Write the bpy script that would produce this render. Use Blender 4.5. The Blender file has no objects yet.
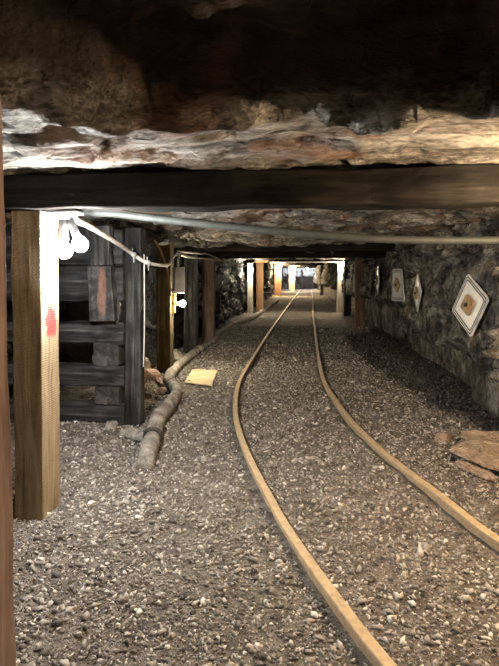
import bpy, bmesh, math, random
import numpy as np
from mathutils import Vector, Matrix

SC = bpy.context.scene
COL = SC.collection
random.seed(7)
RNG = np.random.default_rng(11)

# ------------------------------------------------------------------ noise
def _h(i, s):
    v = np.sin(i[:, 0] * 127.1 + i[:, 1] * 311.7 + i[:, 2] * 74.7 + s * 53.13) * 43758.5453
    return v - np.floor(v)

def vnoise(p, s=0):
    i = np.floor(p); f = p - i; u = f * f * (3 - 2 * f)
    r = 0
    for dx in (0, 1):
        for dy in (0, 1):
            for dz in (0, 1):
                w = (u[:, 0] if dx else 1 - u[:, 0]) * (u[:, 1] if dy else 1 - u[:, 1]) * (u[:, 2] if dz else 1 - u[:, 2])
                r = r + w * _h(i + np.array([dx, dy, dz]), s)
    return r * 2 - 1

def fbm(p, scale=1.0, octv=4, s=0, gain=.5):
    p = np.asarray(p, float) * scale
    r = 0; a = 1.0
    for k in range(octv):
        r = r + a * vnoise(p, s + k * 7); p = p * 2.03 + 13.7; a *= gain
    return r

def cells(p, scale, s=0):
    """blocky fracture: every Voronoi cell is a tilted plane of its own"""
    q = np.asarray(p, float) * np.asarray(scale, float)
    i = np.floor(q); best = np.full(len(q), 1e9); out = np.zeros(len(q))
    for dx in (-1, 0, 1):
        for dy in (-1, 0, 1):
            for dz in (-1, 0, 1):
                c = i + np.array([dx, dy, dz])
                j = np.stack([_h(c, s + 1), _h(c, s + 2), _h(c, s + 3)], 1)
                v = q - (c + j); d = (v * v).sum(1)
                n = np.stack([_h(c, s + 4), _h(c, s + 5), _h(c, s + 6)], 1) - .5
                val = (_h(c, s + 8) - .5) + (v * n).sum(1) * 1.1
                m = d < best
                best = np.where(m, d, best); out = np.where(m, val, out)
    return out

def smooth(a, b, x):
    t = np.clip((x - a) / (b - a), 0, 1); return t * t * (3 - 2 * t)

# ------------------------------------------------------------------ objects
def tag(o, label=None, cat=None, group=None, kind=None):
    if label: o['label'] = label
    if cat: o['category'] = cat
    if group: o['group'] = group
    if kind: o['kind'] = kind
    return o

def mesh_obj(name, verts, faces, mat, parent=None, smooth_shade=False, loc=None):
    me = bpy.data.meshes.new(name)
    if isinstance(verts, np.ndarray): verts = verts.tolist()
    me.from_pydata(verts, [], faces)
    me.update()
    if smooth_shade: me.shade_smooth()
    if mat: me.materials.append(mat)
    o = bpy.data.objects.new(name, me); COL.objects.link(o)
    if loc is not None: o.location = loc
    if parent: o.parent = parent
    return o

def empty(name, loc=(0, 0, 0)):
    o = bpy.data.objects.new(name, None); COL.objects.link(o); o.location = loc
    o.empty_display_size = .1
    return o

def grid_faces(nu, nv, flip=False):
    a = (np.arange(nu - 1)[:, None] * nv + np.arange(nv - 1)[None, :]).ravel()
    f = np.stack([a, a + nv, a + nv + 1, a + 1], 1)
    if flip: f = f[:, ::-1]
    return f.tolist()

def rrect(w, d, r=.012, n=4, per=5):
    """rounded rectangle section, extra points on every side"""
    pts = []
    cs = [(w / 2 - r, d / 2 - r, 0), (-w / 2 + r, d / 2 - r, 90), (-w / 2 + r, -d / 2 + r, 180), (w / 2 - r, -d / 2 + r, 270)]
    for k, (cx, cy, a0) in enumerate(cs):
        for q in range(n):
            a = math.radians(a0 + 90 * q / (n - 1))
            pts.append((cx + r * math.cos(a), cy + r * math.sin(a)))
        nx = cs[(k + 1) % 4]; a = math.radians(a0 + 90)
        e0 = pts[-1]; a1 = math.radians(nx[2]); e1 = (nx[0] + r * math.cos(a1), nx[1] + r * math.sin(a1))
        for q in range(1, per):
            t = q / per; pts.append((e0[0] + (e1[0] - e0[0]) * t, e0[1] + (e1[1] - e0[1]) * t))
    return pts

def circ(r, n=12):
    return [(r * math.cos(2 * math.pi * k / n), r * math.sin(2 * math.pi * k / n)) for k in range(n)]

def sweep(path, sec, up=None, rfn=None):
    """loft a section along a path; returns verts, faces (with end caps)"""
    P = [Vector(p) for p in path]; n = len(sec)
    V = []; F = []
    prev = None
    for k, p in enumerate(P):
        t = (P[min(k + 1, len(P) - 1)] - P[max(k - 1, 0)]).normalized()
        if up is not None:
            x = t.cross(Vector(up)).normalized()
        elif prev is None:
            ref = Vector((0, 0, 1)) if abs(t.z) < .9 else Vector((0, 1, 0))
            x = t.cross(ref).normalized()
        else:
            x = (prev - t * prev.dot(t)).normalized()
        prev = x; y = x.cross(t).normalized()
        s = rfn(k / (len(P) - 1)) if rfn else 1.0
        for a, b in sec: V.append(p + x * a * s + y * b * s)
    for k in range(len(P) - 1):
        for q in range(n):
            F.append((k * n + q, k * n + (q + 1) % n, (k + 1) * n + (q + 1) % n, (k + 1) * n + q))
    F.append(tuple(range(n))[::-1]); F.append(tuple(range((len(P) - 1) * n, len(P) * n)))
    return np.array([tuple(v) for v in V]), F

def spline(pts, step=.05):
    P = [Vector(p) for p in pts]; out = []
    for k in range(len(P) - 1):
        p0 = P[max(k - 1, 0)]; p1 = P[k]; p2 = P[k + 1]; p3 = P[min(k + 2, len(P) - 1)]
        m = max(2, int((p2 - p1).length / step))
        for q in range(m):
            t = q / m
            out.append(.5 * ((2 * p1) + (p2 - p0) * t + (2 * p0 - 5 * p1 + 4 * p2 - p3) * t * t + (3 * p1 - p0 - 3 * p2 + p3) * t ** 3))
    out.append(P[-1]); return out

def timber(name, a, b, w, d, mat, rough=.004, up=None, seg=.06, r=.012, parent=None, seed=0, per=5, log=False):
    """a baulk of timber from point a to point b; its origin sits at a"""
    A = Vector(a); L = (Vector(b) - A).length
    n = max(4, int(L / seg)); path = [(Vector(b) - A) * (k / n) for k in range(n + 1)]
    sec = circ(w / 2, 18) if log else rrect(w, d, r, 4, per)
    V, F = sweep(path, sec, up)
    q = V + np.array(a) + seed * 3.1
    t = np.array((Vector(b) - A).normalized())
    along = (V @ t)[:, None] * t[None, :]
    stretch = q - along * .8
    rad = V - along; ln = np.linalg.norm(rad, axis=1, keepdims=True); ln[ln == 0] = 1
    V = V + rad / ln * (fbm(stretch, 18, 3, seed) * rough + fbm(q, 4, 2, seed + 5) * rough * 1.2)[:, None]
    return mesh_obj(name, V, F, mat, parent, False, a)

def box_bm(bm, size, loc=(0, 0, 0), bev=.004, rot=None):
    r = bmesh.ops.create_cube(bm, size=1)
    vs = r['verts']
    bmesh.ops.scale(bm, verts=vs, vec=size)
    es = list({e for v in vs for e in v.link_edges})
    if bev:
        g = bmesh.ops.bevel(bm, geom=es, offset=bev, segments=2, affect='EDGES', profile=.5)
        vs = list({v for v in g['verts']} | {v for v in vs if v.is_valid})
    if rot: bmesh.ops.rotate(bm, verts=vs, cent=(0, 0, 0), matrix=rot)
    bmesh.ops.translate(bm, verts=vs, vec=loc)

def bm_obj(name, bm, mat, parent=None, loc=None, sm=False):
    me = bpy.data.meshes.new(name); bm.to_mesh(me); bm.free()
    if sm: me.shade_smooth()
    if mat: me.materials.append(mat)
    o = bpy.data.objects.new(name, me); COL.objects.link(o)
    if loc is not None: o.location = loc
    if parent: o.parent = parent
    return o

# ------------------------------------------------------------------ materials
class NT:
    def __init__(s, name):
        s.m = bpy.data.materials.new(name); s.m.use_nodes = True
        s.t = s.m.node_tree; s.n = s.t.nodes; s.l = s.t.links
        s.b = s.n['Principled BSDF']; s.out = s.n['Material Output']
        s.co = s.n.new('ShaderNodeTexCoord').outputs['Object']
    def add(s, typ, **k):
        n = s.n.new(typ)
        for a, v in k.items(): setattr(n, a, v)
        return n
    def link(s, a, b): s.l.new(a, b)
    def mapped(s, scale=(1, 1, 1), loc=(0, 0, 0), rot=(0, 0, 0), src=None):
        m = s.add('ShaderNodeMapping'); m.inputs['Scale'].default_value = scale
        m.inputs['Location'].default_value = loc; m.inputs['Rotation'].default_value = rot
        s.link(src or s.co, m.inputs['Vector']); return m.outputs['Vector']
    def noise(s, v, scale, detail=6, rough=.6, dist=0.0):
        n = s.add('ShaderNodeTexNoise'); n.inputs['Scale'].default_value = scale
        n.inputs['Detail'].default_value = detail; n.inputs['Roughness'].default_value = rough
        n.inputs['Distortion'].default_value = dist
        s.link(v, n.inputs['Vector']); return n.outputs['Fac']
    def voro(s, v, scale, feat='F1', out='Distance'):
        n = s.add('ShaderNodeTexVoronoi', feature=feat); n.inputs['Scale'].default_value = scale
        s.link(v, n.inputs['Vector']); return n.outputs[out]
    def ramp(s, f, stops):
        n = s.add('ShaderNodeValToRGB'); e = n.color_ramp.elements
        while len(e) < len(stops): e.new(.5)
        for k, (p, c) in enumerate(stops):
            e[k].position = p; e[k].color = (*c, 1) if len(c) == 3 else c
        s.link(f, n.inputs['Fac']); return n.outputs['Color']
    def mix(s, f, a, b, bt='MIX'):
        n = s.add('ShaderNodeMix', data_type='RGBA', blend_type=bt)
        for sock, v in ((n.inputs[0], f), (n.inputs[6], a), (n.inputs[7], b)):
            if hasattr(v, 'links'): s.link(v, sock)
            elif isinstance(v, (int, float)): sock.default_value = v
            else: sock.default_value = (*v, 1)
        return n.outputs[2]
    def math(s, op, a, b=0.0, clamp=False):
        n = s.add('ShaderNodeMath', operation=op, use_clamp=clamp)
        for sock, v in ((n.inputs[0], a), (n.inputs[1], b)):
            if hasattr(v, 'links'): s.link(v, sock)
            else: sock.default_value = v
        return n.outputs[0]
    def rng(s, v, a, b, c=0., d=1.):
        n = s.add('ShaderNodeMapRange', interpolation_type='SMOOTHSTEP')
        for k, x in zip(('From Min', 'From Max', 'To Min', 'To Max'), (a, b, c, d)): n.inputs[k].default_value = x
        s.link(v, n.inputs['Value']); return n.outputs['Result']
    def xyz(s, v=None):
        n = s.add('ShaderNodeSeparateXYZ'); s.link(v or s.co, n.inputs[0]); return n.outputs
    def bump(s, h, strength=.5, dist=.02, prev=None):
        n = s.add('ShaderNodeBump'); n.inputs['Strength'].default_value = strength; n.inputs['Distance'].default_value = dist
        s.link(h, n.inputs['Height'])
        if prev: s.link(prev, n.inputs['Normal'])
        return n.outputs['Normal']
    def done(s, col, rough=.8, normal=None, metal=0., spec=.3):
        for k, v in (('Base Color', col), ('Roughness', rough), ('Metallic', metal), ('Specular IOR Level', spec)):
            if hasattr(v, 'links'): s.link(v, s.b.inputs[k])
            elif isinstance(v, (int, float)): s.b.inputs[k].default_value = v
            else: s.b.inputs[k].default_value = (*v, 1)
        if normal: s.link(normal, s.b.inputs['Normal'])
        return s.m

def m_plain(name, col, rough=.5, metal=0., var=.25, scale=25, bump=.2):
    k = NT(name); f = k.noise(k.co, scale, 5)
    dark = tuple(c * (1 - var) for c in col); lite = tuple(min(1, c * (1 + var)) for c in col)
    return k.done(k.ramp(f, [(.3, dark), (.7, lite)]), rough, k.bump(f, bump, .004), metal)

def m_wood(name, cols, scale=1.0, axis=2, rough=.85, bump=.5, saw=False, paint=None, stain=None, spec=.25):
    k = NT(name)
    sc = [14, 14, 14]; sc[axis] = 1.1
    v = k.mapped(tuple(x * scale for x in sc))
    f = k.noise(v, 1.6, 8, .62, .6)
    f2 = k.noise(k.mapped((3, 3, 3)), 1.5, 4)
    c = k.ramp(k.math('ADD', k.math('MULTIPLY', f, .7), k.math('MULTIPLY', f2, .3)), cols)
    h = f
    nb = k.bump(f, bump, .012)
    if saw:
        w = k.add('ShaderNodeTexWave', wave_type='BANDS', bands_direction='Z'); w.inputs['Scale'].default_value = 28
        w.inputs['Distortion'].default_value = 3; w.inputs['Detail'].default_value = 3; w.inputs['Detail Scale'].default_value = 2
        k.link(k.mapped((1, 1, 1), rot=(0, math.radians(28), 0)), w.inputs['Vector'])
        c = k.mix(k.math('MULTIPLY', w.outputs['Fac'], .35), c, (.09, .065, .04), 'MIX')
        nb = k.bump(w.outputs['Fac'], .35, .006, nb)
    for spot in (paint, stain):
        if not spot: continue
        (px, py, pz), (rx, ry, rz), colr, amt = spot
        m = k.add('ShaderNodeVectorMath', operation='SUBTRACT'); k.link(k.co, m.inputs[0]); m.inputs[1].default_value = (px, py, pz)
        m2 = k.add('ShaderNodeVectorMath', operation='DIVIDE'); k.link(m.outputs[0], m2.inputs[0]); m2.inputs[1].default_value = (rx, ry, rz)
        m3 = k.add('ShaderNodeVectorMath', operation='LENGTH'); k.link(m2.outputs[0], m3.inputs[0])
        d = k.math('ADD', m3.outputs['Value'], k.math('MULTIPLY', k.math('SUBTRACT', k.noise(k.co, 22, 4), .5), 1.1))
        c = k.mix(k.math('MULTIPLY', k.rng(d, 1.05, .6), amt), c, colr)
    return k.done(c, rough, nb, 0, spec)

def m_rock(name, stops, scale=2.0, bump=.8, rough=.8, dust=None, warp=(1, 1, 1), spec=.3, bump_scale=9, rust=0, recess_shade=None):
    k = NT(name)
    v = k.mapped(warp)
    f = k.noise(v, scale, 10, .62, .4)
    g = k.noise(v, scale * bump_scale, 8, .65)
    c = k.ramp(k.math('ADD', k.math('MULTIPLY', f, .65), k.math('MULTIPLY', g, .35)), stops)
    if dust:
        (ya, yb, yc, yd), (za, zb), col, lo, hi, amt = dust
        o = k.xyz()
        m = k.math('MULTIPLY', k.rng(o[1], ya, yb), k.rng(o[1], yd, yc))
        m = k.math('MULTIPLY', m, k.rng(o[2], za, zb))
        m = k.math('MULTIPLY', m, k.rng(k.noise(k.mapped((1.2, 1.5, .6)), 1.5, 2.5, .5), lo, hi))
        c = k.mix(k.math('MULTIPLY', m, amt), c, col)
    if recess_shade:  # shade painted into the roof colour: darker in the near recess above the lip
        o = k.xyz(); m = k.math('MULTIPLY', k.rng(o[2], recess_shade[0], recess_shade[1]), k.rng(o[1], 2.3, 2.2))
        c = k.mix(m, c, k.mix(f, recess_shade[2], recess_shade[3]))
    if rust:
        c = k.mix(k.math('MULTIPLY', k.rng(k.noise(k.mapped((1, 1.5, 1), (3, 5, 1)), 1.7, 6, .6), .52, .62), rust), c, (.34, .17, .10))
    cr = k.voro(k.mapped((warp[0] * 1.0, warp[1], warp[2] * 1.4)), scale * 2.2)
    n = k.bump(f, bump * .6, .12)
    n = k.bump(cr, bump * .2, .03, n)
    wv = k.add('ShaderNodeVectorMath', operation='ADD'); k.link(v, wv.inputs[0])
    wn = k.add('ShaderNodeTexNoise'); wn.inputs['Scale'].default_value = scale * 1.6; wn.inputs['Detail'].default_value = 4; k.link(v, wn.inputs['Vector'])
    wm = k.add('ShaderNodeVectorMath', operation='SCALE'); wm.inputs['Scale'].default_value = .55 / scale * 2; k.link(wn.outputs['Color'], wm.inputs[0]); k.link(wm.outputs[0], wv.inputs[1])
    n = k.bump(k.rng(k.voro(wv.outputs[0], scale * 1.5, 'DISTANCE_TO_EDGE'), 0, .09), bump * .9, .35 / scale * .4, n)
    n = k.bump(g, bump, .045, n)
    return k.done(c, rough, n, 0, spec)

def m_emit(name, col, strength):
    k = NT(name)
    e = k.add('ShaderNodeEmission'); e.inputs['Color'].default_value = (*col, 1); e.inputs['Strength'].default_value = strength
    k.link(e.outputs[0], k.out.inputs['Surface']); return k.m

M = {}
M['ceiling'] = m_rock('mine_roof_rock', [(.38, (.025, .022, .018)), (.455, (.11, .10, .085)), (.53, (.30, .28, .24)), (.62, (.58, .56, .51))], 4.0, 1.0, .8, warp=(.6, 1.7, 1.5), rust=.45, recess_shade=(2.02, 2.12, (.010, .008, .007), (.13, .10, .078)))
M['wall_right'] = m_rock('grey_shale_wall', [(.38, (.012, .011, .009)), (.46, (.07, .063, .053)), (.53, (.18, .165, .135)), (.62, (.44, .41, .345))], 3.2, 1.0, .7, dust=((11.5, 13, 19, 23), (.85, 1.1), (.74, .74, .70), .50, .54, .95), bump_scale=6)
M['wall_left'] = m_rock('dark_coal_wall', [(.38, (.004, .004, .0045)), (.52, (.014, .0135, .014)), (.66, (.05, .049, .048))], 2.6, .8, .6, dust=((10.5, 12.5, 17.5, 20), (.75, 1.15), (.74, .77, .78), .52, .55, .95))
M['wall_back'] = m_rock('far_coal_face', [(.35, (.02, .018, .016)), (.55, (.06, .05, .045)), (.7, (.13, .11, .09))], 1.5, .8, .8, dust=((50, 52, 80, 90), (1.45, 1.75), (.62, .66, .70), .36, .44, .95))
M['floor'] = m_rock('mine_floor_grit', [(.34, (.09, .078, .064)), (.50, (.23, .20, .165)), (.64, (.40, .355, .295))], 9, .9, .9, bump_scale=6)
M['post_pale'] = m_wood('old_sawn_timber', [(.32, (.11, .082, .052)), (.48, (.32, .24, .145)), (.62, (.46, .37, .24)), (.75, (.42, .37, .30))], saw=True,
                        paint=((.11, -.03, 1.15), (.07, .085, .11), (.50, .03, .03), .95))
M['post_red'] = m_wood('reddish_timber', [(.35, (.10, .068, .055)), (.5, (.20, .14, .115)), (.66, (.30, .225, .185))])
M['post_brown'] = m_wood('brown_timber', [(.35, (.10, .065, .045)), (.5, (.22, .145, .10)), (.66, (.32, .22, .16))])
M['post_yellow'] = m_wood('yellow_timber', [(.35, (.16, .11, .05)), (.5, (.36, .26, .12)), (.66, (.50, .38, .20))])
M['post_mud'] = m_wood('dark_yellowish_timber', [(.35, (.018, .013, .007)), (.5, (.055, .040, .017)), (.66, (.13, .095, .042))])
M['post_orange'] = m_wood('orange_timber', [(.35, (.26, .14, .07)), (.5, (.42, .24, .13)), (.66, (.55, .34, .2))])
M['post_white'] = m_wood('whitewashed_timber', [(.35, (.34, .30, .24)), (.5, (.55, .50, .41)), (.66, (.68, .63, .54))])
M['char'] = m_wood('charred_timber', [(.38, (.007, .007, .007)), (.5, (.024, .023, .023)), (.60, (.07, .068, .067)), (.70, (.19, .185, .18))], .8, rough=.6, bump=.9)
M['char_x'] = m_wood('charred_crib_timber', [(.38, (.006, .006, .0065)), (.5, (.022, .022, .023)), (.60, (.07, .07, .072)), (.70, (.20, .197, .195))], .8, axis=0, rough=.6, bump=1.0)
M['char_y'] = m_wood('charred_crib_block', [(.36, (.012, .012, .012)), (.5, (.04, .039, .039)), (.64, (.10, .096, .094)), (.76, (.2, .195, .19))], .5, axis=1, rough=.6, bump=1.2)
M['char_rust'] = m_wood('rust_stained_crib_block', [(.36, (.012, .012, .012)), (.5, (.04, .039, .039)), (.64, (.10, .096, .094)), (.76, (.2, .195, .19))], .5, axis=1, rough=.6, bump=1.2,
                        stain=((.01, -.02, .26), (.045, .3, .27), (.30, .15, .10), .5))
M['beam'] = m_wood('dark_cap_timber', [(.36, (.004, .004, .0038)), (.5, (.010, .009, .008)), (.64, (.024, .022, .019)), (.76, (.06, .053, .045))], .8, axis=0, bump=.7, rough=.95, spec=.08)
M['rail'] = m_plain('rusty_worn_steel', (.52, .39, .24), .55, .15, .22, 30, .2)
M['pipe'] = m_plain('grey_green_pipe_paint', (.035, .041, .038), .6, 0, .3, 14)
M['steel'] = m_plain('galvanised_steel', (.42, .43, .43), .4, .7, .2, 20)
M['conduit'] = m_plain('dusty_white_conduit', (.70, .69, .65), .6, 0, .25, 16)
M['cable'] = m_plain('dusty_grey_cable', (.42, .38, .33), .7, 0, .3, 16)
M['cable_brown'] = m_plain('brown_cable', (.30, .20, .15), .7, 0, .3, 16)
M['black'] = m_plain('black_bakelite', (.03, .03, .03), .5)
M['porcelain'] = m_plain('porcelain', (.62, .58, .5), .3)
M['box'] = m_plain('grey_box_enamel', (.50, .48, .45), .5, .2, .2, 12)
M['brass'] = m_plain('yellow_bracket', (.50, .36, .12), .5, .3)
M['hose'] = m_rock('mud_dusted_hose', [(.38, (.12, .105, .09)), (.48, (.30, .27, .235)), (.60, (.54, .50, .44))], 7, .35, .85)
M['mud'] = m_rock('mud_crusted_hose_end', [(.36, (.22, .20, .17)), (.48, (.44, .41, .35)), (.6, (.66, .62, .55))], 12, .8, .9)
M['plate'] = m_plain('white_enamelled_steel', (.66, .66, .64), .4, .25, .1, 18, .1)
M['line'] = m_plain('black_pressed_groove', (.025, .025, .025), .6)
M['block'] = m_wood('brown_bearing_block', [(.35, (.16, .10, .05)), (.5, (.34, .23, .12)), (.66, (.48, .35, .2))])
M['board'] = m_wood('yellow_plywood', [(.35, (.40, .31, .17)), (.5, (.62, .52, .32)), (.66, (.72, .63, .44))], axis=0)
M['slab'] = m_rock('brown_slate_slab', [(.34, (.22, .155, .11)), (.5, (.50, .375, .275)), (.66, (.68, .55, .43))], 6, .7, .85)
M['pinkrock'] = m_rock('pinkish_shale', [(.34, (.28, .19, .15)), (.48, (.54, .39, .32)), (.62, (.70, .56, .48))], 6, .7, .85)
M['greyrock'] = m_rock('grey_stone', [(.34, (.20, .175, .145)), (.48, (.42, .38, .32)), (.62, (.60, .55, .47))], 8, .7, .85)
M['darkrock'] = m_rock('dark_stone', [(.34, (.03, .027, .024)), (.5, (.08, .072, .063)), (.66, (.15, .135, .115))], 8, .7, .7)

def m_stones(name, stops, rough, spec):
    k = NT(name)
    a = k.add('ShaderNodeAttribute', attribute_name='tint'); f = a.outputs['Fac']
    g = k.noise(k.co, 160, 4, .6)
    c = k.ramp(k.math('ADD', k.math('MULTIPLY', f, .8), k.math('MULTIPLY', g, .2)), stops)
    return k.done(c, rough, k.bump(g, .5, .004), 0, spec)
M['ballast'] = m_stones('ballast_stone', [(.10, (.085, .077, .067)), (.45, (.295, .27, .238)), (.75, (.51, .472, .415)), (.92, (.80, .75, .67))], .85, .3)
M['coal'] = m_stones('coal_chips', [(.10, (.010, .0095, .009)), (.6, (.03, .028, .026)), (.80, (.075, .07, .064)), (.9, (.30, .29, .27))], .45, .5)

E_WHITE = (1.0, .98, .96); E_WARM = (1.0, .70, .42); E_FAR = (1.0, .86, .64)

# ------------------------------------------------------------------ the setting
def yline(a, b, near=.03):
    ys = [a]
    while ys[-1] < b:
        y = ys[-1]
        ys.append(y + (near if y < 7 else near * (1 + (y - 7) * .28)))
    return np.array(ys)

def ground_h(x, y):
    p = np.stack([x, y, np.zeros_like(x)], 1)
    h = fbm(p, 1.1, 3, 3) * .022 + fbm(p, 6, 3, 9) * .008
    h = h + smooth(1.15, 1.9, x) * .10 * smooth(3.2, 5.5, y)              # fines heaped at the foot of the right wall
    h = h + smooth(-1.35, -2.2, x) * .06 * smooth(3.0, 6.0, y)
    return h - .008

PLATES = [(1.50, 4.60, 1.11), (1.56, 6.83, 1.151), (1.56, 8.20, 1.239), (1.58, 10.4, 1.31)]
def right_x(y, z):
    p = np.stack([np.full_like(y, 1.7), y, z], 1)
    edge = .56 + .10 * vnoise(np.stack([y * .9, y * 0, y * 0], 1), 4) + .25 * smooth(6.5, 8.5, y)
    up = smooth(edge - .05, edge + .06, z)
    low = np.where(y < 5.35 + .1 * np.sin(z * 5), 1.80, 1.98)
    low = low + .02 * fbm(p, 2.0, 3, 21)
    top = 1.70 - .10 * smooth(.5, .9, z) * smooth(1.9, 1.2, z) + .12 * smooth(1.2, 2.0, z)
    top = top + .30 * cells(p, (1, 2.3, 2.6), 5) + .20 * cells(p, (1, 4.6, 5.6), 15) + .10 * cells(p, (1, 10, 11), 17) + .05 * fbm(p, 3.5, 4, 31)
    top = np.where(y > 5.0, np.maximum(top, 1.56 + (top - 1.56) * .25), top)
    for (px, py, pz), sl in zip(PLATES, (.255, -.03, .37, -.05)):
        d = np.hypot(y - py, z - pz); g = smooth(.62, .30, d)
        top = top * (1 - g) + (px + .035 + sl * (py - y)) * g; up = np.maximum(up, g)
    x = low * (1 - up) + top * up
    x = x + .16 * smooth(9.1, 9.4, y) * smooth(10.5, 10.3, y)              # recess beyond the third plate
    x = x + .35 * smooth(3.9, 2.2, y) + .5 * smooth(2.2, 0, y)
    return x

def left_x(y, z):
    p = np.stack([np.full_like(y, -2.0), y, z], 1)
    x = -2.24 - .95 * smooth(2.85, 3.1, y) * smooth(6.0, 5.7, y) + .16 * smooth(15, 20, y)
    return x + .16 * cells(p, (1, 2.1, 2.4), 41) + .08 * cells(p, (1, 5, 6), 45) + .05 * fbm(p, 3, 4, 49)

def ceil_z(x, y):
    p = np.stack([x, y, np.zeros_like(x)], 1)
    lip = 1.80 - .28 * smooth(-.5, -1.2, x) - .18 * smooth(.4, 1.3, x) + .13 * fbm(p, 1.3, 3, 60) + .05 * cells(p, (3, 3, 1), 64)
    near = smooth(lip + .05, lip - .06, y)
    base = 1.93 + .16 * smooth(8, 19, y) + .42 * smooth(19, 36, y) + .25 * smooth(39, 48, y)
    lam = .06 * cells(p, (1.3, 5.5, 1), 71) + .04 * cells(p, (3, 11, 1), 75) + .02 * fbm(p, 4, 3, 79)
    lam2 = .10 * cells(p, (1.2, 2.2, 1), 81) + .05 * cells(p, (4, 7, 1), 85) + .03 * fbm(p, 5, 3, 89)
    k = smooth(2.9, 3.6, y)
    z = base + lam * (1 - k) + (lam2 + .015) * k
    z = z + near * (.34 + .07 * cells(p, (2, 4, 1), 91) + .05 * fbm(p, 2.5, 3, 95))
    bury = smooth(2.45, 2.52, y) * smooth(2.86, 2.78, y)                  # the roof rests on the near cap timber
    return z * (1 - bury) + np.maximum(z, 1.90) * bury

def build_wall(name, fn, mat, flip):
    ys = yline(-2.5, 61, .035); zs = np.linspace(-.12, 2.75, 84)
    Y, Z = np.meshgrid(ys, zs, indexing='ij'); y = Y.ravel(); z = Z.ravel()
    V = np.stack([fn(y, z), y, z], 1)
    return tag(mesh_obj(name, V, grid_faces(len(ys), len(zs), flip), mat, None, True), kind='structure')

build_wall('wall_right', right_x, M['wall_right'], True)
build_wall('wall_left', left_x, M['wall_left'], False)

ys = yline(-2.5, 61, .03); xs = np.linspace(-3.7, 3.2, 170)
Y, X = np.meshgrid(ys, xs, indexing='ij'); x = X.ravel(); y = Y.ravel()
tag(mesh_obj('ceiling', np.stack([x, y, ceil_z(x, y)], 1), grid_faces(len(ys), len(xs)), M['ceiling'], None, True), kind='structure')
ys = yline(-2.5, 61, .04); xs = np.linspace(-3.7, 3.2, 150)
Y, X = np.meshgrid(ys, xs, indexing='ij'); x = X.ravel(); y = Y.ravel()
tag(mesh_obj('floor', np.stack([x, y, ground_h(x, y)], 1), grid_faces(len(ys), len(xs), True), M['floor'], None, True), kind='structure')

xs = np.linspace(-3.7, 3.7, 60); zs = np.linspace(-.12, 3.0, 36)
Xb, Zb = np.meshgrid(xs, zs, indexing='ij'); x = Xb.ravel(); z = Zb.ravel()
pb = np.stack([x, 0 * x, z], 1)
for nm, y0, fl in (('wall_back', 60.5, False), ('wall_front', -2.3, True)):
    yy = y0 + .35 * cells(pb, (1.2, 1, 1.8), 101) + .1 * fbm(pb, 2, 3, 105)
    tag(mesh_obj(nm, np.stack([x, yy, z], 1), grid_faces(len(xs), len(zs), fl), M['wall_back'] if y0 > 0 else M['wall_left'], None, True), kind='structure')

# ------------------------------------------------------------------ rails
RAIL_L = [(.95, .55), (.62, 1.1), (.30, 1.68), (.18, 1.95), (.06, 2.24), (-.08, 2.62), (-.17, 2.91), (-.35, 3.52), (-.52, 4.22), (-.64, 4.92), (-.74, 5.92), (-.77, 7.04),
          (-.76, 9.03), (-.74, 11.86), (-.68, 15.96), (-.6, 21), (-.47, 28.57), (-.28, 38), (-.05, 50), (.15, 59.6)]
RAIL_R = [(1.95, 1.15), (1.52, 1.75), (1.20, 2.2), (.98, 2.58), (.855, 3.02), (.73, 3.42), (.59, 3.96), (.46, 4.67), (.38, 5.40), (.315, 6.20), (.30, 7.47), (.33, 9.82), (.39, 13.44), (.46, 18),
          (.61, 23.56), (.85, 33.0), (1.05, 45), (1.3, 59.6)]
RT = .048
rail_sec = [(-.024, RT), (-.021, RT + .004), (.021, RT + .004), (.024, RT), (.024, RT - .018), (.020, RT - .024), (.008, RT - .029), (.007, -.045),
            (.045, -.052), (.045, -.06), (-.045, -.06), (-.045, -.052), (-.007, -.045), (-.008, RT - .029), (-.020, RT - .024), (-.024, RT - .018)]
def build_rail(pts, label):
    path = spline([(a, b, 0) for a, b in pts], .12)
    V, F = sweep(path, rail_sec, (0, 0, 1))
    o = mesh_obj('rail', V, F, M['rail'])
    return tag(o, label, 'rail')
rl = build_rail(RAIL_L, 'left hand tan steel track rail curving across the gravel')
rr = build_rail(RAIL_R, 'right hand tan steel track rail running past the brown slabs')
def fishplate(parent, p, q):
    d = Vector((q[0] - p[0], q[1] - p[1], 0)); c = Vector((p[0], p[1], .03)); n = Vector((-d.y, d.x, 0)).normalized()
    bm = bmesh.new()
    ang = math.atan2(d.y, d.x)
    for s in (-1, 1):
        box_bm(bm, (.40, .012, .05), c + n * s * .019, .003, Matrix.Rotation(ang, 3, 'Z'))
    bm_obj('fishplate', bm, M['steel'], parent)
fishplate(rl, (-.745, 11.0), (-.74, 11.86)); fishplate(rr, (.30, 7.6), (.305, 8.2))

def rail_dist(x, y):
    d = np.full(len(x), 9.)
    for pts in (RAIL_L, RAIL_R):
        a = np.array(pts); xi = np.interp(y, a[:, 1], a[:, 0]); sl = np.gradient(a[:, 0], a[:, 1]); s = np.interp(y, a[:, 1], sl)
        d = np.minimum(d, np.abs(x - xi) / np.sqrt(1 + s * s))
    return d

# ------------------------------------------------------------------ loose stone
def hull_proto(n, seed):
    r = random.Random(seed); bm = bmesh.new()
    for k in range(n):
        v = Vector((r.gauss(0, 1), r.gauss(0, 1), r.gauss(0, 1))).normalized() * r.uniform(.75, 1.15)
        bm.verts.new((v.x * 1.1, v.y * .8, v.z * .55))
    g = bmesh.ops.convex_hull(bm, input=bm.verts)
    bmesh.ops.delete(bm, geom=[e for e in g['geom_interior'] if isinstance(e, bmesh.types.BMVert)], context='VERTS')
    bmesh.ops.triangulate(bm, faces=bm.faces); bm.verts.index_update()
    V = np.array([tuple(v.co) for v in bm.verts]); F = np.array([[v.index for v in f.verts] for f in bm.faces]); bm.free()
    return V, F
PROTO = [hull_proto(8, 40 + k) for k in range(14)]

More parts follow.
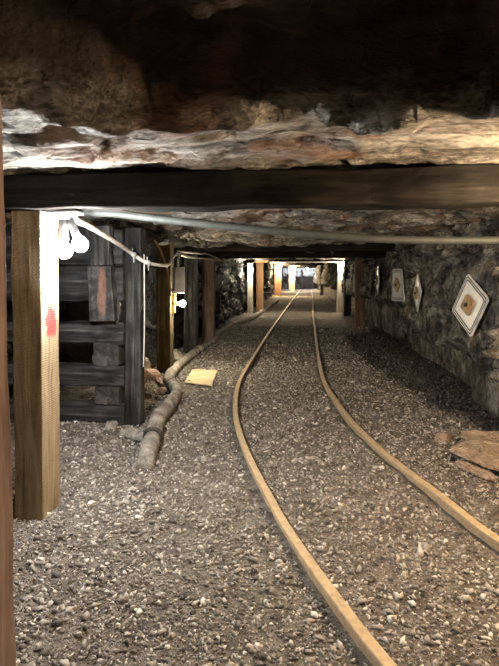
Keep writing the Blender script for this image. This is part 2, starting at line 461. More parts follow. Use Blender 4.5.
def stones(name, x, y, z, s, tint, mat, label, cat):
    VV = []; FF = []; TT = []; off = 0
    which = RNG.integers(0, len(PROTO), len(x))
    for k, (V, F) in enumerate(PROTO):
        idx = np.where(which == k)[0]; m = len(idx)
        if not m: continue
        a = RNG.uniform(0, 2 * math.pi, m); t = RNG.normal(0, .45, m); u = RNG.normal(0, .45, m)
        ca, sa, ct, st, cu, su = np.cos(a), np.sin(a), np.cos(t), np.sin(t), np.cos(u), np.sin(u)
        R = np.zeros((m, 3, 3))
        R[:, 0, 0] = ca * ct; R[:, 0, 1] = ca * st * su - sa * cu; R[:, 0, 2] = ca * st * cu + sa * su
        R[:, 1, 0] = sa * ct; R[:, 1, 1] = sa * st * su + ca * cu; R[:, 1, 2] = sa * st * cu - ca * su
        R[:, 2, 0] = -st; R[:, 2, 1] = ct * su; R[:, 2, 2] = ct * cu
        W = np.einsum('mij,vj->mvi', R, V) * s[idx][:, None, None] + np.stack([x[idx], y[idx], z[idx]], 1)[:, None, :]
        VV.append(W.reshape(-1, 3)); TT.append(np.repeat(tint[idx], len(V)))
        FF.append((F[None] + (np.arange(m) * len(V))[:, None, None] + off).reshape(-1, 3)); off += m * len(V)
    V = np.concatenate(VV); F = np.concatenate(FF); T = np.concatenate(TT)
    me = bpy.data.meshes.new(name)
    me.vertices.add(len(V)); me.vertices.foreach_set('co', V.ravel().astype('f'))
    me.loops.add(F.size); me.loops.foreach_set('vertex_index', F.ravel().astype('i'))
    me.polygons.add(len(F)); me.polygons.foreach_set('loop_start', (np.arange(len(F)) * 3).astype('i'))
    me.update(calc_edges=True)
    at = me.attributes.new('tint', 'FLOAT', 'POINT'); at.data.foreach_set('value', T.astype('f'))
    me.materials.append(mat)
    o = bpy.data.objects.new(name, me); COL.objects.link(o)
    return tag(o, label, cat, kind='stuff')

def coal_edge(y): return np.interp(y, [4.2, 4.72, 5.16, 6.42, 7.6, 9.47, 12], [1.66, 1.48, 1.42, 1.27, 1.13, .98, 1.0])

# ballast: density falls with distance from the working end of the track
N = 80000
u = RNG.random(N); y = 1.25 * (14 / 1.25) ** u            # log spaced along the tunnel
x = RNG.uniform(-2.3, 2.0, N)
keep = (rail_dist(x, y) > .034) & (x < np.interp(y, [1, 2.2, 3.6, 4.4, 14], [2.3, 2.0, 1.75, 1.62, 1.8])) & ((x > -1.95) | (y > 3.0))
keep &= ~((x > coal_edge(y) + RNG.normal(0, .05, N)) & (y > 4.3) & (y < 12))
x, y = x[keep], y[keep]; n = len(x)
s = np.clip(RNG.lognormal(math.log(.0088), .45, n), .004, .032) * np.interp(y, [1.2, 4, 8, 14], [.95, 1.1, 1.5, 2.0])
nearr = rail_dist(x, y) < .042 + s; s[nearr] *= .6
stones('ballast', x, y, ground_h(x, y) + s * .25, s, np.clip(RNG.normal(.5, .27, n), 0, 1), M['ballast'],
       'grey brown crushed stone ballast spread over the mine floor', 'gravel')
N = 16000
y = 4.3 * (12.5 / 4.3) ** RNG.random(N); x = RNG.uniform(.9, 2.0, N)
keep = (x > coal_edge(y) + RNG.normal(0, .05, N)) & (x < right_x(y, np.full(N, .1)) - .02)
x, y = x[keep], y[keep]; n = len(x); s = np.clip(RNG.lognormal(math.log(.012), .4, n), .006, .035) * np.interp(y, [4, 12], [.9, 1.4])
stones('coal_fines', x, y, ground_h(x, y) + s * .25, s, RNG.random(n), M['coal'], 'black glinting coal chips heaped along the foot of the right wall', 'coal')

def rock(name, loc, size, mat, label, cat='rock', group=None, seed=0, rz=0., tilt=(0, 0), n=18, sink=.25):
    r = random.Random(seed); bm = bmesh.new()
    for k in range(n):
        v = Vector((r.gauss(0, 1), r.gauss(0, 1), r.gauss(0, 1))).normalized() * r.uniform(.82, 1.05)
        bm.verts.new((max(-.85, min(.85, v.x)) * size[0] / 1.8, max(-.85, min(.85, v.y)) * size[1] / 1.8, max(-.72, min(.72, v.z)) * size[2] / 1.6))
    g = bmesh.ops.convex_hull(bm, input=bm.verts)
    bmesh.ops.delete(bm, geom=[e for e in g['geom_interior'] if isinstance(e, bmesh.types.BMVert)], context='VERTS')
    bmesh.ops.bevel(bm, geom=bm.edges[:], offset=min(size) * .05, segments=1, affect='EDGES')
    M3 = Matrix.Rotation(rz, 3, 'Z') @ Matrix.Rotation(tilt[0], 3, 'X') @ Matrix.Rotation(tilt[1], 3, 'Y')
    bmesh.ops.rotate(bm, verts=bm.verts[:], cent=(0, 0, 0), matrix=M3)
    zmin = min(v.co.z for v in bm.verts); zr = max(v.co.z for v in bm.verts) - zmin
    gz = float(ground_h(np.array([loc[0]]), np.array([loc[1]]))[0]) + (loc[2] if len(loc) > 2 else 0)
    o = bm_obj(name, bm, mat, None, (loc[0], loc[1], gz - zmin - zr * sink))
    return tag(o, label, cat, group)

def slab(name, outline, z0, th, mat, label, cat='slab', tilt=(0, 0), seed=0):
    """flat broken slab: irregular outline, split edges, wavy top"""
    c = Vector((sum(p[0] for p in outline) / len(outline), sum(p[1] for p in outline) / len(outline), 0))
    P = []
    r = random.Random(seed)
    for k in range(len(outline)):
        a = Vector((*outline[k], 0)) - c; b = Vector((*outline[(k + 1) % len(outline)], 0)) - c
        for q in range(4):
            p = a.lerp(b, q / 4); P.append(p * (1 + r.uniform(-.03, .03)))
    n = len(P); V = []; F = []
    rings = [(.0, 0.0, 0), (.96, 0.0, 0), (1.0, .25, 1), (.985, .75, 2), (.95, 1.0, 3), (.6, 1.0, 4), (.3, 1.0, 5)]
    for s, h, _ in rings[1:]:
        for p in P:
            z = h * th + (fbm(np.array([[p.x, p.y, h]]), 9, 2, seed)[0] * th * .35 if h > .5 else 0)
            V.append((p.x * s, p.y * s, z))
    for k in range(len(rings) - 2):
        for q in range(n): F.append((k * n + q, k * n + (q + 1) % n, (k + 1) * n + (q + 1) % n, (k + 1) * n + q))
    F.append(tuple(range(n))[::-1])
    V.append((0, 0, th * 1.05)); top = len(V) - 1
    b = (len(rings) - 2) * n
    for q in range(n): F.append((b + q, b + (q + 1) % n, top))
    o = mesh_obj(name, V, F, mat, None, False, (c.x, c.y, z0)); o.rotation_euler = (tilt[0], tilt[1], 0)
    return tag(o, label, cat)

# broken slabs by the right rail
slab('stone_slab', [(1.10, 3.76), (1.19, 3.62), (1.29, 3.49), (1.42, 3.44), (1.60, 3.56), (1.52, 3.86), (1.36, 4.00), (1.24, 3.93)], .055, .035, M['slab'],
     'broad flat brown slab tilted over the others beside the right rail', tilt=(.05, .04), seed=3)
slab('stone_slab', [(1.28, 3.98), (1.50, 3.88), (1.75, 3.95), (1.78, 4.10), (1.50, 4.16), (1.30, 4.14)], .075, .04, M['slab'],
     'long brown slab at the back of the broken pile by the right wall', tilt=(.05, 0), seed=5)
slab('stone_slab', [(1.10, 3.64), (1.13, 3.57), (1.24, 3.42), (1.29, 3.40), (1.30, 3.47), (1.20, 3.60), (1.14, 3.67)], .012, .03, M['slab'],
     'small orange brown strip of slab lying in front of the broad one', tilt=(.04, .02), seed=6)
slab('stone_slab', [(1.42, 3.34), (1.52, 3.24), (1.64, 3.30), (1.60, 3.40), (1.48, 3.42)], .004, .04, M['slab'],
     'small brown slab at the right edge nearest the camera', seed=8)
rock('stone', (1.20, 4.22, 0), (.22, .16, .11), M['slab'], 'brown lump of rock behind the left end of the slab pile', seed=21)
rock('stone', (1.46, 4.26, 0), (.26, .14, .10), M['darkrock'], 'dark lump of rock between the slab pile and right wall', seed=22)
rock('stone', (1.36, 3.78, -.02), (.20, .16, .085), M['darkrock'], 'dark stone propping up the broad brown slab', seed=23, sink=.1)

# stones by the crib
rock('stone', (-1.66, 4.24, 0), (.14, .11, .10), M['greyrock'], 'squarish grey stone at the foot of the crib', seed=31)
rock('stone', (-1.395, 4.05, 0), (.28, .15, .075), M['mud'], 'flat pale stone lying next to the hose end', seed=32, rz=-.35, tilt=(.25, .1), sink=.0)
LBL = [((-1.72, 6.08), (.14, .36, .06), 'pinkrock', 'pink slab leaning beside the yellow edged post', .4, (.1, .45)),
       ((-1.92, 6.25), (.30, .22, .14), 'pinkrock', 'pink boulder left of the yellow edged post foot', .1, (.2, .2)),
       ((-1.88, 5.72), (.22, .17, .10), 'greyrock', 'grey lump lowest in the rubble behind the charred post', .8, (0, .2)),
       ((-1.73, 5.45), (.16, .12, .09), 'darkrock', 'dark lump just behind the foot of the charred post', .5, (.1, 0)),
       ((-2.16, 6.75), (.34, .26, .20), 'pinkrock', 'large pink rubble block behind the yellow edged post', .9, (.1, -.2)),
       ((-2.05, 7.55), (.30, .28, .26), 'greyrock', 'grey rubble block before the dark post beyond the bulb', .3, (.2, .1)),
       ((-2.30, 6.15), (.36, .30, .26), 'greyrock', 'grey rubble block deep beside the left wall', 1.2, (.1, .1)),
       ((-1.82, 6.98), (.20, .16, .12), 'greyrock', 'grey stone touching the hose just past the yellow edged post', .2, (0, .1)),
       ((-2.02, 8.10), (.22, .18, .14), 'pinkrock', 'pinkish stone at the foot of the dark post', .6, (.1, .1)),
       ((-1.62, 5.70), (.18, .14, .10), 'pinkrock', 'pinkish stone between the charred post and hose bend', .7, (.2, .1)),
       ((-1.78, 5.28), (.20, .16, .13), 'pinkrock', 'pinkish stone in the gap right behind the crib end', .2, (.1, .3)),
       ((-1.98, 5.95), (.30, .24, .24), 'pinkrock', 'tall pinkish block at the back of the gap behind the crib', .5, (.3, .1)),
       ((-2.10, 6.35), (.34, .28, .38), 'greyrock', 'tallest grey block in the rubble behind the crib', .2, (.1, .2)),
       ((-1.64, 5.05), (.12, .10, .07), 'greyrock', 'small grey stone between hose and charred post', .2, (0, .1))]
for k, (p, sz, mt, lb, rz, ti) in enumerate(LBL):
    rock('stone', p, sz, M[mt], lb, 'rock', 'rubble along the left wall', 50 + k, rz, ti)

# plywood offcut on the gravel
bd = slab('plywood_offcut', [(-1.445, 6.17), (-1.065, 5.99), (-1.165, 7.03), (-1.545, 7.06)], .022, .016, M['board'], 'yellowish board lying flat on the gravel beside the hose', 'board', seed=70)

# ------------------------------------------------------------------ hose
hp = [(-1.10, 3.42, -.02), (-1.127, 3.552, .02), (-1.192, 3.917, .05), (-1.289, 4.426, .06), (-1.315, 4.95, .065), (-1.36, 5.40, .075), (-1.49, 5.76, .075), (-1.67, 6.2, .075), (-1.775, 7.20, .07), (-1.80, 7.84, .065),
      (-1.795, 8.85, .06), (-1.76, 10.325, .055)]
root = empty('drain_hose', (-1.76, 10.325, 0)); inv = Vector((1.76, -10.325, 0))
def hose_piece(name, pts, r, mat, step=.05, ribs=0.):
    path = [p + inv for p in spline(pts, step)]
    n = len(path); V, F = sweep(path, circ(r, 16), None, (lambda t: 1 + ribs * math.sin(t * n * 1.3) + .06 * math.sin(t * 19)))
    V = V + (fbm(V, 9, 3, 3) * .006)[:, None]
    return mesh_obj(name, V, F, mat, root, True)
tag(root, 'thick mud grey hose snaking over gravel from the left foreground', 'hose')
hose_piece('hose_body', hp[2:], .066, M['hose'], .04, .02)
hose_piece('hose_end', hp[:3], .068, M['mud'], .03)['label'] = 'pale mud crusted hose end sunk in the gravel'
hose_piece('coupling', [(-1.185, 3.885, .05), (-1.205, 3.98, .052)], .076, M['darkrock'], .02)
hose_piece('coupling', [(-1.796, 8.68, .061), (-1.794, 8.95, .06)], .080, M['hose'], .03)
hose_piece('branch_stub', [(-1.78, 7.45, .07), (-1.90, 7.62, .10), (-1.99, 7.85, .16)], .055, M['hose'], .04)
V, F = sweep(spline([(-1.78, 10.2, .05), (-1.88, 11.0, .05), (-1.93, 11.65, .05), (-1.86, 13.98, .05), (-1.56, 16.15, .06), (-1.50, 18, .06), (-1.44, 20.24, .06), (-1.33, 25, .05), (-1.3, 30, .03)], .15), circ(.072, 12))
tag(mesh_obj('drain_pipe', V, F, M['hose'], None, True), 'dusty pipe continuing along the left wall past the far lit post', 'pipe')

# ------------------------------------------------------------------ timber sets
def post(a, b, w, d, mat, label, rough=.004, seed=0, group=None, **k):
    o = timber('timber_post', a, b, w, d, M[mat], rough, (0, 1, 0), seed=seed, **k)
    return tag(o, label, 'post', group)
def cap(x0, x1, y, z0, z1, d, label, mat='beam', rough=.008, seed=0, dz=0., **k):
    o = timber('cap_beam', (x0, y, (z0 + z1) / 2), (x1, y, (z0 + z1) / 2 + dz), z1 - z0, d, M[mat], rough, (0, 1, 0), seed=seed, **k)
    return tag(o, label, 'beam')

post((-1.52, 2.735, -.05), (-1.478, 2.685, 1.716), .172, .20, 'post_pale', 'pale sawn square post with a red paint mark below the twin bulbs', .003, 1, r=.008)
post((-1.050, 1.48, -.05), (-1.060, 1.48, 1.94), .20, .16, 'post_red', 'reddish brown post nearest the camera at the left edge', .005, 2)
post((-1.525, 4.47, -.05), (-1.49, 4.45, 1.80), .145, .14, 'char', 'charred black post at the right end of the crib', .006, 3)
post((-1.845, 6.70, -.05), (-1.835, 6.72, 1.86), .19, .18, 'post_mud', 'post with yellow lit side carrying the low bulb and grey box', .006, 4)
post((-1.93, 8.72, -.05), (-1.92, 8.72, 1.81), .22, .20, 'char', 'grey black post just beyond the grey electrical box', .008, 5)
post((-1.895, 10.3, -.05), (-1.895, 10.3, 1.77), .24, .22, 'post_red', 'reddish post on the left beyond the low bulb', .008, 6)
post((-1.86, 18.75, -.05), (-1.86, 18.75, 1.90), .20, .2, 'post_white', 'slim pale post with a bulb, left side in the distance', .006, 7)
post((-1.57, 19.7, -.05), (-1.57, 19.7, 1.96), .27, .26, 'post_orange', 'orange brown post beside the slim pale lamp post', .008, 8)
post((-1.64, 37.6, -.05), (-1.64, 37.6, 2.30), .50, .3, 'post_orange', 'orange lit post, second lamp post down the left side', .01, 9)
post((-.80, 50.2, -.05), (-.80, 50.2, 2.45), .60, .3, 'post_white', 'pale lit post furthest down the left side', .01, 10)
post((1.565, 13.3, -.05), (1.565, 13.3, 1.88), .26, .24, 'post_brown', 'brown post standing nearest on the right side', .008, 11)
post((1.60, 17.2, -.05), (1.60, 17.2, 1.95), .22, .22, 'char', 'black post between the two right hand posts', .008, 12)
post((1.54, 19.5, -.05), (1.58, 19.5, 1.98), .27, .24, 'post_white', 'pale post with a bright bulb on the right side', .006, 13)
post((2.22, 50.0, -.05), (2.22, 50.0, 2.45), .55, .3, 'post_brown', 'brown post furthest down the right side', .01, 14)
post((1.62, 37.6, -.05), (1.62, 37.6, 2.28), .22, .3, 'char', 'dim dark post behind the bright lamp post on the right', .01, 15)

cap(-2.15, 2.15, 2.655, 1.722, 1.905, .20, 'heavy black cap beam crossing the whole roof overhead', seed=20, dz=-.005, seg=.05)
cap(-2.2, 2.2, -.6, 1.79, 1.98, .2, 'unseen cap beam added behind the camera to cut the rear bulb light', seed=27)  # added out of view, keeps the rear bulb off the roof and near beam
cap(-2.35, 2.25, 8.72, 1.81, 1.985, .22, 'dark cap beam over the grey black post', seed=21)
cap(-2.35, 2.25, 10.3, 1.77, 1.96, .22, 'dark cap beam over the reddish post', seed=22)
cap(-2.2, 2.2, 13.3, 1.88, 2.06, .24, 'dark cap beam over the nearest right hand post', seed=23)
cap(-2.2, 2.1, 19.62, 1.985, 2.17, .26, 'cap beam with a lamplit lower edge over the two lamp posts', seed=24)
cap(-2.2, 2.2, 37.6, 2.30, 2.50, .3, 'cap beam over the second lamp post in the distance', 'post_orange' if False else 'beam', seed=25)
cap(-2.4, 2.6, 55.0, 2.46, 2.72, .3, 'cap beam hiding the last bulb before the coal face', seed=28)
cap(-2.4, 2.6, 50.1, 2.45, 2.70, .3, 'furthest cap beam near the end of the passage', seed=26)
# short round header timbers by the posts
o = timber('header_log', (-1.80, 4.90, 1.83), (-1.83, 7.6, 1.93), .19, .19, M['char'], .012, seed=30, log=True)
tag(o, 'black round log end jutting out above the conduit', 'log')
o = timber('roof_block', (-1.72, 19.5, 2.02), (-1.2, 19.42, 2.03), .11, .2, M['post_orange'], .006, (0, 1, 0), seed=31)
o.location.z -= .03; o.location.y -= .25
tag(o, 'orange lit wooden block on top of the orange brown post', 'block')

# ------------------------------------------------------------------ crib
def crib_long(z0, z1, label, y=4.44, x0=-2.75, x1=-1.585, seed=0, mat='char_x'):
    o = timber('crib_timber', (x0, y, (z0 + z1) / 2), (x1, y, (z0 + z1) / 2), z1 - z0, .17, M[mat], .009, (0, 1, 0), seed=seed, seg=.035)
    tag(o, label, 'timber', 'long crib timbers')
def crib_block(x, w, z0, z1, label, y0=4.34, y1=4.78, seed=0, mat='char_y'):
    o = timber('crib_block', (x, y0, (z0 + z1) / 2), (x, y1, (z0 + z1) / 2), w, z1 - z0, M[mat], .012, (0, 0, 1), seed=seed, seg=.05)
    tag(o, label, 'timber', 'crib cross blocks')
LV = [(-.05, .203, 'lowest long crib timber resting on the gravel'), (.362, .550, 'second long crib timber up from the gravel'),
      (.752, .945, 'third long crib timber up from the gravel'), (1.14, 1.455, 'broad long crib timber level with the red paint mark'),
      (1.47, 1.80, 'topmost long crib timber behind the twin bulbs')]
for k, (a, b, lb) in enumerate(LV):
    crib_long(a, b, lb, seed=60 + k)
BL = [(.204, .361, 'lowest square crib block end'), (.551, .751, 'middle square crib block end'), (.946, 1.139, 'crib block end below the rust streak')]
for k, (a, b, lb) in enumerate(BL):
    crib_block(-1.735, .23, a, b, lb + ' at the right of the crib', seed=80 + k)
o = timber('crib_facing_block', (-1.735, 4.285, .97), (-1.745, 4.30, 1.45), .22, .14, M['char_rust'], .014, (0, 1, 0), seed=99, seg=.03)
tag(o, 'charred upright block with an orange rust streak on the crib', 'timber')
o = timber('crib_facing_block', (-1.75, 4.28, 1.46), (-1.76, 4.29, 1.80), .2, .12, M['char'], .014, (0, 1, 0), seed=100, seg=.03)
tag(o, 'charred upright block at the top of the crib', 'timber')

# ------------------------------------------------------------------ lamps
def ico(name, r, mat, parent, loc, stretch=1.0, axis=(0, 0, 1)):
    bm = bmesh.new(); bmesh.ops.create_icosphere(bm, subdivisions=2, radius=r)
    for v in bm.verts:
        if v.co.z > 0: v.co.z *= stretch; k = v.co.z / (r * stretch); v.co.x *= 1 - .35 * k * k; v.co.y *= 1 - .35 * k * k
    q = Vector((0, 0, 1)).rotation_difference(Vector(axis).normalized()).to_matrix()
    bmesh.ops.rotate(bm, verts=bm.verts[:], cent=(0, 0, 0), matrix=q)
    return bm_obj(name, bm, mat, parent, loc, True)

def socket_mesh(parent, a, b, r=.024, mat=None, name='socket'):
    A = Vector(a); B = Vector(b); pts = [A.lerp(B, t) for t in (0, .1, .45, .5, .9, 1)]
    V, F = sweep(pts, circ(r, 14), None, lambda t: (.75, 1, 1, .85, .95, .9)[min(5, int(t * 5 + .5))])
    return mesh_obj(name, V, F, mat or M['black'], parent, True)

# twin lamp below the cap beam
E_A = m_emit('twin_bulb_glow', E_WHITE, 620)
t = empty('twin_lamp', (-1.29, 2.665, 1.722)); tag(t, 'pair of bright bare bulbs hanging from the beam by the pale post', 'lamp')
bm = bmesh.new(); box_bm(bm, (.16, .12, .016), (0, .0, -.012), .004); box_bm(bm, (.07, .07, .03), (.0, 0, -.034), .006)
bm_obj('mounting_plate', bm, M['steel'], t)
socket_mesh(t, (-.012, 0, -.045), (-.004, -.015, -.165), .027)
socket_mesh(t, (.02, 0, -.045), (.068, -.015, -.14), .024)
ico('bulb', .043, E_A, t, (.004, -.03, -.225), 1.35, (-.05, .1, 1))
ico('bulb', .043, E_A, t, (.095, -.03, -.19), 1.35, (-.4, .1, 1))

def bulb_lamp(loc, mount, E, r, label, base='porcelain', group='bare bulbs along the passage'):
    """bare bulb in a holder: loc is the bulb, mount where the holder meets its post or wall"""
    t = empty('bare_bulb_lamp', mount); tag(t, label, 'lamp', group)
    d = Vector(loc) - Vector(mount)
    socket_mesh(t, (0, 0, 0), d * .72, r * .62, M[base], 'holder')
    ico('bulb', r, E, t, d, 1.3, -d)
    return t
E_C = m_emit('low_bulb_glow', (1.0, .86, .62), 520)
E_F = m_emit('far_bulb_glow', E_FAR, 330)
E_G = m_emit('distant_bulb_glow', (1.0, .76, .46), 1300)
E_H = m_emit('end_bulb_glow', (.95, .97, 1.0), 1500)
E_R = m_emit('warm_bulb_glow', E_WARM, 1250)
E_B = m_emit('added_rear_bulb_glow', (1.0, .95, .87), 300)
t = bulb_lamp((-1.60, 6.72, 1.0), (-1.735, 6.72, 1.0), E_C, .045, 'bare bulb at waist height on the yellow lit post', 'brass')
bm = bmesh.new(); box_bm(bm, (.06, .05, .14), (.01, -.0, .09), .008); box_bm(bm, (.05, .04, .13), (.01, 0, -.07), .006)
bm_obj('bracket', bm, M['brass'], t)
bulb_lamp((-1.80, 18.45, 1.66), (-1.82, 18.64, 1.70), E_F, .075, 'bulb on the slim pale post, left side')
bulb_lamp((1.60, 19.20, 1.87), (1.57, 19.37, 1.90), E_F, .08, 'bulb high on the pale right hand post')
bulb_lamp((-1.45, 37.2, 2.30 - .06), (-1.5, 37.44, 2.26), E_G, .11, 'bulb on the orange post in the distance')
bulb_lamp((-.62, 49.7, 2.40), (-.66, 50.0, 2.42), E_G, .14, 'furthest bulb at the left of the passage')
bulb_lamp((1.98, 49.7, 2.44), (2.1, 50.0, 2.44), E_G, .14, 'furthest bulb at the right of the passage')
bulb_lamp((1.34, 2.16, 1.60), (1.34, 2.20, 1.90), E_R, .045, 'warm bulb hanging from the roof right of the camera')
bulb_lamp((-.1, -1.0, 1.90), (-.1, -1.0, 2.26), E_B, .05, 'unseen bulb added behind the camera to light the near floor')  # added lamp out of view, brightens the foreground gravel

bulb_lamp((.8, 56.2, 2.54), (.8, 56.2, 2.72), E_H, .1, 'last bulb behind the end cap beam before the coal face')
# ------------------------------------------------------------------ pipes, cables, box
def tube(name, pts, r, mat, label, cat, step=.06, parent=None, n=10):
    V, F = sweep(spline(pts, step), circ(r, n))
    o = mesh_obj(name, V, F, M[mat], parent, True)
    if label: tag(o, label, cat)
    return o
pp = tube('roof_pipe', [(-1.72, 3.1, 1.775), (-1.47, 3.1, 1.772), (-1.206, 3.1, 1.762), (-.88, 3.1, 1.722), (-.31, 3.1, 1.655), (.18, 3.1, 1.608), (.60, 3.1, 1.580), (1.17, 3.1, 1.572), (1.62, 3.1, 1.58), (1.95, 3.1, 1.58)], .025, 'pipe',
          'long grey pipe slung across the roof behind the black beam', 'pipe')
tube('conduit', [(-1.25, 2.67, 1.695), (-1.30, 2.84, 1.685), (-1.33, 3.1, 1.672), (-1.395, 3.7, 1.62), (-1.45, 4.15, 1.575), (-1.385, 4.33, 1.50), (-1.34, 4.36, 1.482)], .0175, 'conduit',
     'white conduit sloping from the twin bulbs to the charred post', 'conduit', .06)
tube('cable', [(-1.345, 4.36, 1.482), (-1.30, 4.6, 1.470), (-1.38, 5.2, 1.495), (-1.55, 6.0, 1.60), (-1.60, 6.42, 1.655)], .015, 'conduit', 'pale cable dipping between charred post and grey box', 'cable')
tube('cable', [(-1.60, 6.44, 1.668), (-1.62, 7.2, 1.655), (-1.70, 8.55, 1.69), (-1.68, 9.6, 1.70), (-1.70, 11, 1.725), (-1.72, 13.2, 1.70), (-1.76, 15.8, 1.72), (-1.70, 18.4, 1.93)], .016, 'cable',
     'grey cable sagging along the left side toward the pale lamp post', 'cable', .1)
tube('cable', [(-1.60, 6.46, 1.70), (-1.52, 7.5, 1.72), (-1.60, 8.5, 1.765), (-1.66, 10.1, 1.745), (-1.72, 12.6, 1.66), (-1.78, 15.2, 1.70), (-1.80, 18.3, 1.86)], .012, 'cable',
     'thinner cable looping just above the grey cable', 'cable', .1)
tube('cable', [(-1.80, 5.85, 1.83), (-1.74, 5.9, 1.80), (-1.71, 6.05, 1.68), (-1.70, 6.25, 1.50), (-1.695, 6.40, 1.28), (-1.70, 6.47, 1.12)], .014, 'cable_brown', 'brown cable hanging down beside the grey box', 'cable')
tube('wire', [(-1.385, 4.355, 1.56), (-1.388, 4.36, 1.0), (-1.40, 4.36, .55)], .006, 'conduit', 'thin white wire hanging down the charred post', 'wire', .1, None, 6)
tube('cable', [(-1.6, 19.3, 1.975), (-.5, 19.3, 1.962), (.6, 19.3, 1.958), (1.5, 19.3, 1.96)], .02, 'conduit', 'white cable strung straight between the two lamp posts', 'cable', .2)
# clips on the conduit
for k, (p, lb) in enumerate((((-1.43, 4.21, 1.55), 'upper wire clip on the conduit at the charred post'), ((-1.345, 4.355, 1.482), 'lower wire clip on the conduit at the charred post'))):
    bm = bmesh.new(); bmesh.ops.create_cone(bm, cap_ends=True, segments=12, radius1=.023, radius2=.023, depth=.025)
    bmesh.ops.rotate(bm, verts=bm.verts[:], cent=(0, 0, 0), matrix=Matrix.Rotation(math.radians(75), 3, 'X'))
    box_bm(bm, (.008, .008, .06), (0, 0, -.035), .002); box_bm(bm, (.008, .008, .05), (-.015, .01, .035), .002)
    tag(bm_obj('wire_clip', bm, M['steel'], None, p), lb, 'clip')

t = empty('switch_box', (-1.605, 6.50, 1.15)); tag(t, 'grey electrical box on the post above the low bulb', 'electrical box'); t.rotation_euler = (0, 0, math.radians(38))
bm = bmesh.new(); box_bm(bm, (.13, .10, .34), (0, 0, .17), .008); bm_obj('body', bm, M['box'], t)
bm = bmesh.new(); box_bm(bm, (.012, .105, .35), (.066, 0, .17), .004); bm_obj('lid', bm, M['conduit'], t)['label'] = 'paler lid of the box'
V, F = sweep(spline([(.0, 0, .335), (.0, 0, .44), (.02, 0, .50), (.06, 0, .53)], .02), circ(.018, 10)); mesh_obj('conduit_elbow', V, F, M['steel'], t, True)

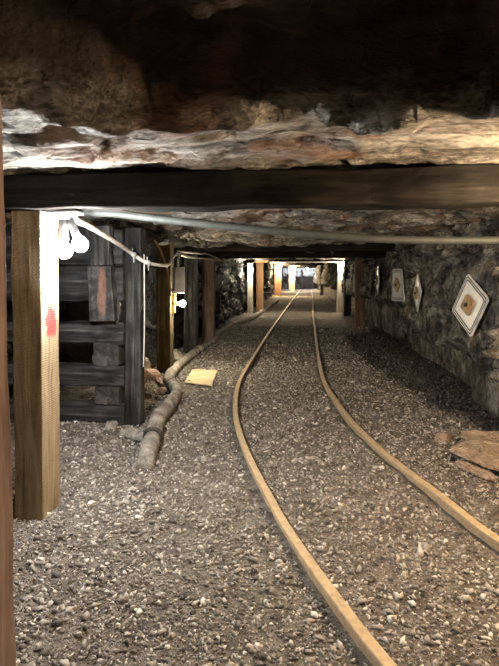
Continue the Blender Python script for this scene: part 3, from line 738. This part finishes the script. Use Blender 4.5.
# ------------------------------------------------------------------ roof bolt plates on the right wall
def bolt_plate(c, a, ux, uy, label, rot45=True, squash=(1, 1), wood=.34, top=1.0, block45=False):
    """pressed square plate with grooves, wooden bearing block and bolt; ux, uy span its plane"""
    t = empty('wall_plate', c); tag(t, label, 'plate', 'diamond plates on the right wall')
    ux = Vector(ux).normalized(); uy = (Vector(uy) - ux * ux.dot(Vector(uy))).normalized(); nz = ux.cross(uy).normalized()
    def ring_pts(s, r):
        out = []
        for q in range(4):
            a0 = 90 * q + 45
            cx, cy = math.copysign(s - r, math.cos(math.radians(a0))), math.copysign(s - r, math.sin(math.radians(a0)))
            for j in range(5):
                an = math.radians(a0 - 45 + 90 * j / 4); out.append((cx + r * math.cos(an), cy + r * math.sin(an)))
        return out
    def to3(p, z):
        x, y = p
        if rot45 or (block45 and z > .0126) : x, y = (x - y) * .7071, (x + y) * .7071
        else: x = x * (1 + (top - 1) * (y / a * .5 + .5))
        return ux * x * squash[0] + uy * y * squash[1] + nz * z
    def band(s0, s1, z0, z1, cap_in=False):
        A = ring_pts(s0, s0 * .16); B = ring_pts(s1, s1 * .16); n = len(A)
        V = [to3(p, z0) for p in A] + [to3(p, z1) for p in B]
        F = [(q, (q + 1) % n, n + (q + 1) % n, n + q) for q in range(n)]
        if cap_in: F.append(tuple(range(n, 2 * n)))
        return V, F
    prof = [(1.0, 0), (1.0, .006), (.955, .012), (.93, .012), (.90, .004), (.87, .012), (.84, .012), (.80, .003), (.77, .010), (.74, .008)]
    V = []; F = []; n = 20
    for s, z in prof: V += [to3(p, z) for p in ring_pts(a * s, a * s * .16)]
    for k in range(len(prof) - 1):
        for q in range(n): F.append((k * n + q, k * n + (q + 1) % n, (k + 1) * n + (q + 1) % n, (k + 1) * n + q))
    F.append(tuple(range((len(prof) - 1) * n, len(prof) * n))); F.append(tuple(range(n))[::-1])
    mesh_obj('plate', V, F, M['plate'], t)
    for s in (.90, .80):
        V, F = band(a * (s + .018), a * (s - .018), .0125, .0125)
        mesh_obj('groove', V, F, M['line'], t)['label'] = 'black outline groove of the plate'
    b = a * wood
    V, F = band(b, b, .013, .035, True); mesh_obj('bearing_block', V, F, M['block'], t)['label'] = 'brown square block at the plate centre'
    hx = [(math.cos(math.radians(60 * q)) * b * .28, math.sin(math.radians(60 * q)) * b * .28) for q in range(6)]
    V = [to3(p, .034) for p in hx] + [to3(p, .052) for p in hx]
    F = [(q, (q + 1) % 6, 6 + (q + 1) % 6, 6 + q) for q in range(6)] + [(6, 7, 8, 9, 10, 11)]
    mesh_obj('bolt_head', V, F, M['black'], t)['label'] = 'dark bolt head in the block'
    return t
bolt_plate(PLATES[0], .208, (.24, -.94, .22), (.05, .08, 1), 'large white diamond plate nearest on the right wall')
bolt_plate(PLATES[1], .19, (-.03, -1, .1), (.02, .08, 1), 'narrow white plate seen edge on, second from the right')
bolt_plate(PLATES[2], .20, (.35, -.94, 0), (-.02, -.08, 1), 'upright white plate tapering to its top, third from the right', rot45=False, squash=(1, 1.3), top=.7, block45=True)
bolt_plate(PLATES[3], .22, (-.05, -1, 0), (0, .02, 1), 'thin sliver of white plate furthest along the right wall')

# ------------------------------------------------------------------ camera and view
cd = bpy.data.cameras.new('camera'); cam = bpy.data.objects.new('camera', cd); COL.objects.link(cam)
cam.location = (0, 0, 1.35)
cam.rotation_euler = (math.radians(90) - math.atan(20 / 500), 0, math.atan(50.5 / math.hypot(500, 20)))
cd.sensor_width = 36; cd.lens = 500 / 666 * 36; cd.shift_y = -35 / 666; cd.clip_start = .02; cd.clip_end = 200
SC.camera = cam
w = bpy.data.worlds.new('world'); SC.world = w; w.use_nodes = True
w.node_tree.nodes['Background'].inputs['Color'].default_value = (.6, .65, .7, 1)
w.node_tree.nodes['Background'].inputs['Strength'].default_value = 0.0
SC.view_settings.view_transform = 'Standard'; SC.view_settings.look = 'None'; SC.view_settings.gamma = 1
SC.view_settings.use_curve_mapping = False; SC.view_settings.exposure = 1.0
SC.cycles.use_denoising = True
SC.cycles.max_bounces = 6; SC.cycles.diffuse_bounces = 4
SC.cycles.sample_clamp_indirect = 6
